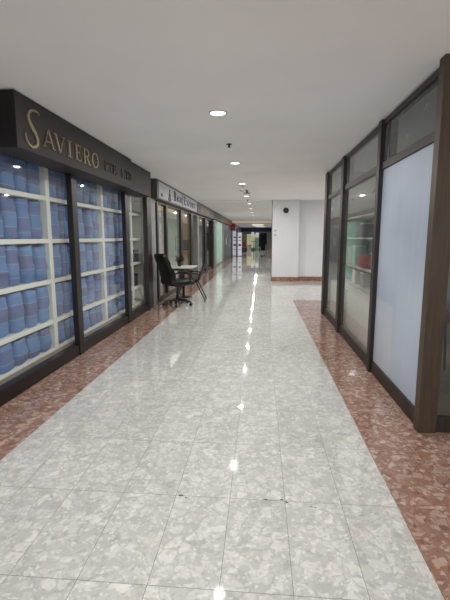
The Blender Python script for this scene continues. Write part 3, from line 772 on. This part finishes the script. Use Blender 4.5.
LX = -.415
ly = [-1.0, 1.6, 4.08, 6.75, 9.3, 12.1, 14.8, 17.4, 20.0, 22.8, 25.6, 28.4]
def downlight(x, y, label, power, group, zc=H):
    e = tag(empty('downlight', (x, y, zc)), label, 'light', group)
    bm = bmesh.new(); lathe(bm, [(.074, -.001), (.089, -.001), (.090, -.008), (.076, -.012), (.072, -.006)], 32); obj('trim_ring', bm, M['lamp_ring'], e, True)
    bm = bmesh.new(); lathe(bm, [(.071, -.002), (.071, -.008), (.05, -.0085)], 32); obj('diffuser', bm, M['lamp'], e, True)
    l = bpy.data.lights.new('downlight_lamp', 'AREA'); l.shape = 'DISK'; l.size = .07; l.energy = power; l.color = (1, .985, .965)
    lo = bpy.data.objects.new('downlight_lamp', l); lo.location = (0, 0, -.012); link(lo, e)
    return e
PW = 30
wh = ['behind the camera', 'above the camera', 'nearest in view', 'second in view', 'third in view', 'fourth in view', 'fifth in view', 'sixth in view', 'seventh in view', 'eighth in view', 'ninth in view', 'tenth in view']
for i, y in enumerate(ly):
    downlight(LX, y, 'round recessed ceiling downlight, %s along the corridor' % wh[i], PW, 'downlights along the corridor ceiling')
for i, (x, y) in enumerate([(2.6, 11.2), (4.6, 11.2), (6.6, 11.2)]):
    downlight(x, y, 'round downlight in the side corridor ceiling, %s from the white pier' % ord_[i], 26, 'downlights in the side corridor')
for i, y in enumerate([34.8, 38.6, 42.4]):  # fill lamps added to brighten the far end
    downlight(LX, y, 'tiny round fill downlight added in the far lower ceiling, %s past the warm beam' % ord_[i], 34, 'added fill downlights in the far lower ceiling', 2.46)
# sprinklers
def sprinkler(y, x, label, m='dark_frame', s=1.0):
    e = tag(empty('sprinkler', (x, y, H)), label, 'sprinkler')
    bm = bmesh.new(); lathe(bm, [(.006, 0), (.036 * s, -.001), (.034 * s, -.008), (.014 * s, -.012), (.012 * s, -.032), (.005, -.033)], 18); obj('escutcheon', bm, M[m], e, True)
    bm = bmesh.new(); lathe(bm, [(.005, -.032), (.02 * s, -.034), (.022 * s, -.042), (.005, -.045)], 14); obj('deflector', bm, M[m], e, True)
sprinkler(5.42, LX + .005, 'dark sprinkler head between the first two ceiling downlights')
sprinkler(13.3, LX, 'tiny dark sprinkler head past the hanging sensor')
e = tag(empty('ceiling_sensor', (LX, 9.75, H)), 'greyish brown hanging sensor on a thin rod below the ceiling', 'sensor')
bm = bmesh.new(); tube(bm, [(0, 0, 0), (0, 0, -.1)], .006); obj('rod', bm, M['grey_frame'], e)
bm = bmesh.new(); lathe(bm, [(.03, -.085), (.085, -.09), (.075, -.11), (.02, -.12)], 18); obj('head', bm, plain('olive grey plastic', rgb(112, 106, 92), .5), e, True)
e = tag(empty('ceiling_sensor', (LX + .06, 10.6, H)), 'flat olive sensor just past the hanging rod sensor', 'sensor')
bm = bmesh.new(); lathe(bm, [(.02, 0), (.03, -.06), (.09, -.07), (.08, -.085), (.02, -.09)], 18); obj('head', bm, plain('olive grey plastic', rgb(112, 106, 92), .5), e, True)

# paper scrap on the red border
bm = bmesh.new(); quad(bm, [(.93, 4.20, .004), (.985, 4.18, .008), (1.0, 4.24, .003), (.955, 4.27, .010)]); bm.faces.ensure_lookup_table()
r_ = bmesh.ops.extrude_face_region(bm, geom=bm.faces[:]); [setattr(v, 'co', v.co + Vector((0, 0, -.002))) for v in r_['geom'] if isinstance(v, bmesh.types.BMVert)]
tag(obj('paper_scrap', bm, M['paper']), 'tiny white paper scrap on the red border tiles', 'paper')

# ------------------------------------------------------------ far corridor
struct(box('trim_7', -2.3, 1.22, 30.6, 30.9, 2.44, H, M['beam_warm']), 'warm lit ceiling beam far down the corridor', 'trim')
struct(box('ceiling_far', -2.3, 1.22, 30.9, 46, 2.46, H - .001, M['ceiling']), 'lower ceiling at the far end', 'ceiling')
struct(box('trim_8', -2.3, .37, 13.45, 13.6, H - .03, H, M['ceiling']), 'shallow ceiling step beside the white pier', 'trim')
for i, (x, y) in enumerate([(-.2, 33.5), (-.2, 37), (.0, 41)]):
    e = tag(empty('strip_light', (x, y, 2.46)), 'white strip light under the far lower ceiling, %s of three' % ord_[i], 'light', 'strip lights at the far end')
    box('housing', -.55, .5, -.06, .06, -.04, -.001, M['lamp_ring'], e); box('tube_lamp', -.5, .45, -.03, .03, -.06, -.041, M['tube'], e)
# red sign
e = tag(empty('projecting_sign', (-1.98, 30.2, 1.95)), 'red square sign sticking out from the left shopfronts far away', 'sign')
box('sign_panel', -.2, .17, -.04, .04, .12, .45, M['red'], e, .01); box('sign_foot', -.18, .15, -.03, .03, -.02, .1, M['black_plastic'], e); box('bracket', -.24, -.2, -.02, .02, 0, .4, M['grey_frame'], e)
# poster stands
for i, (x, y, lb) in enumerate([(-1.93, 31.3, 'left white printed poster stand near the red sign'), (-1.54, 31.0, 'right white printed poster stand near the red sign')]):
    e = tag(empty('poster_stand', (x, y, 0)), lb, 'poster stand', 'white poster stands far down the corridor')
    box('panel', -.15, .15, -.02, .02, .03, 1.75 if i else 1.85, M['lit_white'], e); box('foot', -.15, .15, -.15, .15, 0, .03, M['grey_frame'], e)
    for (z0, z1, m_) in [(1.35, 1.45, 'ink'), (.75, .9, 'poster_blue'), (.45, .5, 'ink_light'), (1.15, 1.2, 'ink_light')]:
        box('print', -.09, .09, -.026, -.02, z0, z1, M[m_], e)
tag(box('dark_board', -1.80, -1.70, 31.0, 31.1, 0, 2.1, M['navy']), 'narrow dark board between the two white poster stands', 'board')
struct(box('wall_far_left', -2.3, -2.12, 31, 46, 0, 2.46, M['panel_slate']))
# goods rack
e = tag(empty('goods_rack', (-1.35, 37, 0)), 'rack of olive and purple goods beside the far left shopfronts', 'rack')
for x in (-.4, .1): box('upright', x - .02, x + .02, -.2, .2, 0, 1.75, M['dark_frame'], e)
for z in (.1, .6, 1.1, 1.7): box('shelf_board', -.38, .08, -.2, .2, z, z + .03, M['grey_frame'], e)
for i, (z, m_, nm) in enumerate([(.13, 'purple', 'purple'), (.63, 'red_cloth', 'dull red'), (1.13, 'green_goods', 'olive')]):
    for k in range(3):
        tag(box('goods_box', -1.71 + k * .15, -1.58 + k * .15, 36.83, 37.1, z + .001, z + .36, M[m_], None, .01), '%s goods box, %s from the left on the far goods rack' % (nm, ord_[k]), 'box', 'goods on the far rack')
# end shop
struct(box('wall_end', -2.3, 1.4, 46, 46.2, 0, H, M['wall_in']), 'wall closing the corridor', 'wall')
e = struct(empty('window_15'), 'lit yellow green shop window closing the corridor', 'window')
box('panel', -1.5, -.1, 45.9, 46, .25, 1.75, M['lit_yellow'], e); box('header', -2.1, 1.2, 45.88, 46, 2.0, 2.4, M['navy'], e)
box('frame', -1.55, -.05, 45.9, 45.98, 1.75, 1.9, M['ink'], e)
for i, (x, z, w) in enumerate([(-.85, 1.75, .16), (-.35, 1.7, .18)]):
    tag(box('poster', x - w, x + w, 45.84, 45.87, z - .2, z + .2, M['lit_white']), 'white poster on the end shop window, %s' % ('left one' if i == 0 else 'right one'), 'poster')
e = tag(empty('plant_stand', (-.7, 44.5, 0)), 'dark stand in front of the lit shop window at the end', 'stand')
box('stand_post', -.03, .03, -.03, .03, 0, 1.0, M['ink'], e); box('stand_top', -.3, .3, -.1, .1, .95, 1.0, M['ink'], e); box('stand_base', -.2, .2, -.15, .15, 0, .05, M['ink'], e)
tag(box('display_board', -.62, -.15, 45.6, 45.66, .0, 1.35, M['mint_glass'], None, .01), 'grey green display board in front of the end shop window', 'board')
tag(box('cardboard_carton', -1.45, -1.0, 45.2, 45.6, 0, .6, M['display_white'], None, .01), 'pale carton on the floor before the end shop window', 'box')
# coats on a rail
e = tag(empty('garment_rack', (.22, 38, 0)), 'garment rail at the far right of the corridor', 'rack')
bm = bmesh.new(); tube(bm, [(-.28, 0, 0), (-.28, 0, 1.9), (.3, 0, 1.9), (.3, 0, 0)], .02); obj('rail', bm, M['black_plastic'], e)
bm = bmesh.new(); bx(bm, -.3, -.26, -.25, .25, 0, .03); bx(bm, .28, .32, -.25, .25, 0, .03); obj('foot', bm, M['black_plastic'], e)
for i, (x, z0, w) in enumerate([(-.2, .55, .2), (.02, .2, .24), (.2, .75, .2)]):
    bm = bmesh.new(); g = []
    for (t, wf, zz) in [(0, .85, z0), (.3, .8, z0 + .35), (.7, .8, 1.35), (.9, .95, 1.62), (1, .35, 1.8)]:
        g.append([bm.verts.new((x + wf * w * a, b * .12, zz)) for a, b in [(-1, 0), (-.6, -1), (.6, -1), (1, 0), (.6, 1), (-.6, 1)]])
    for j in range(4):
        for k in range(6): bm.faces.new([g[j][k], g[j][(k + 1) % 6], g[j + 1][(k + 1) % 6], g[j + 1][k]])
    bm.faces.new(g[0][::-1]); bm.faces.new(g[-1])
    tag(obj('coat', bm, M['cloth_black'], None, True, loc=(.22, 38 - .2 + i * .2, 0)), 'black coat hanging on the far rail, %s' % ['left one', 'middle and longest one', 'right one'][i], 'coat', 'black coats on the far rail')
tag(box('waste_bin', .60, .78, 29.0, 29.3, 0, .6, M['fascia_pink'], None, .02), 'reddish bin standing on the right of the far corridor', 'bin')

# ------------------------------------------------------------ soft fill lamps added to brighten the shops
def area(name, loc, sx, sy, e_, col=(1, .97, .93)):
    l = bpy.data.lights.new(name, 'AREA'); l.shape = 'RECTANGLE'; l.size = sx; l.size_y = sy; l.energy = e_; l.color = col
    o = bpy.data.objects.new(name, l); o.location = loc; COL.objects.link(o); return o
area('shop_fill_lamp', (-2.95, 12.7, H - .06), 1.0, 1.4, 7, (1, .9, .74))
area('shop_fill_lamp', (-2.46, 11.2, H - .3), .3, 3.2, 2)  # added in front of the curtain to brighten it
area('shop_fill_lamp', (1.75, 6.3, H - .06), 1.0, 2.6, 11)
area('shop_fill_lamp', (-3.2, 16.0, H - .06), .6, 1.5, 14)

w = bpy.data.worlds.new('world'); SC.world = w; w.use_nodes = True
w.node_tree.nodes['Background'].inputs[0].default_value = (.93, .95, 1, 1)
w.node_tree.nodes['Background'].inputs[1].default_value = 1.2

# ------------------------------------------------------------ camera
f = 412.0; vx, vy = 260.5, 237.0
p = math.atan((300 - vy) / f)
yaw = math.atan((vx - 225) / f * math.cos(p))
cd = bpy.data.cameras.new('camera'); cd.sensor_fit = 'VERTICAL'; cd.sensor_height = 36.0; cd.lens = f * 36.0 / 600.0
cd.clip_end = 200
cam = bpy.data.objects.new('camera', cd); cam.location = (0, 0, 1.42)
cam.rotation_euler = (PI / 2 - p, 0, yaw); COL.objects.link(cam); SC.camera = cam

SC.view_settings.view_transform = 'Standard'; SC.view_settings.look = 'None'
SC.view_settings.exposure = 0.0
SC.cycles.max_bounces = 8; SC.cycles.diffuse_bounces = 5; SC.cycles.glossy_bounces = 4; SC.cycles.transparent_max_bounces = 10
SC.cycles.sample_clamp_indirect = 4.0; SC.cycles.caustics_reflective = False; SC.cycles.caustics_refractive = False
SC.cycles.use_denoising = True
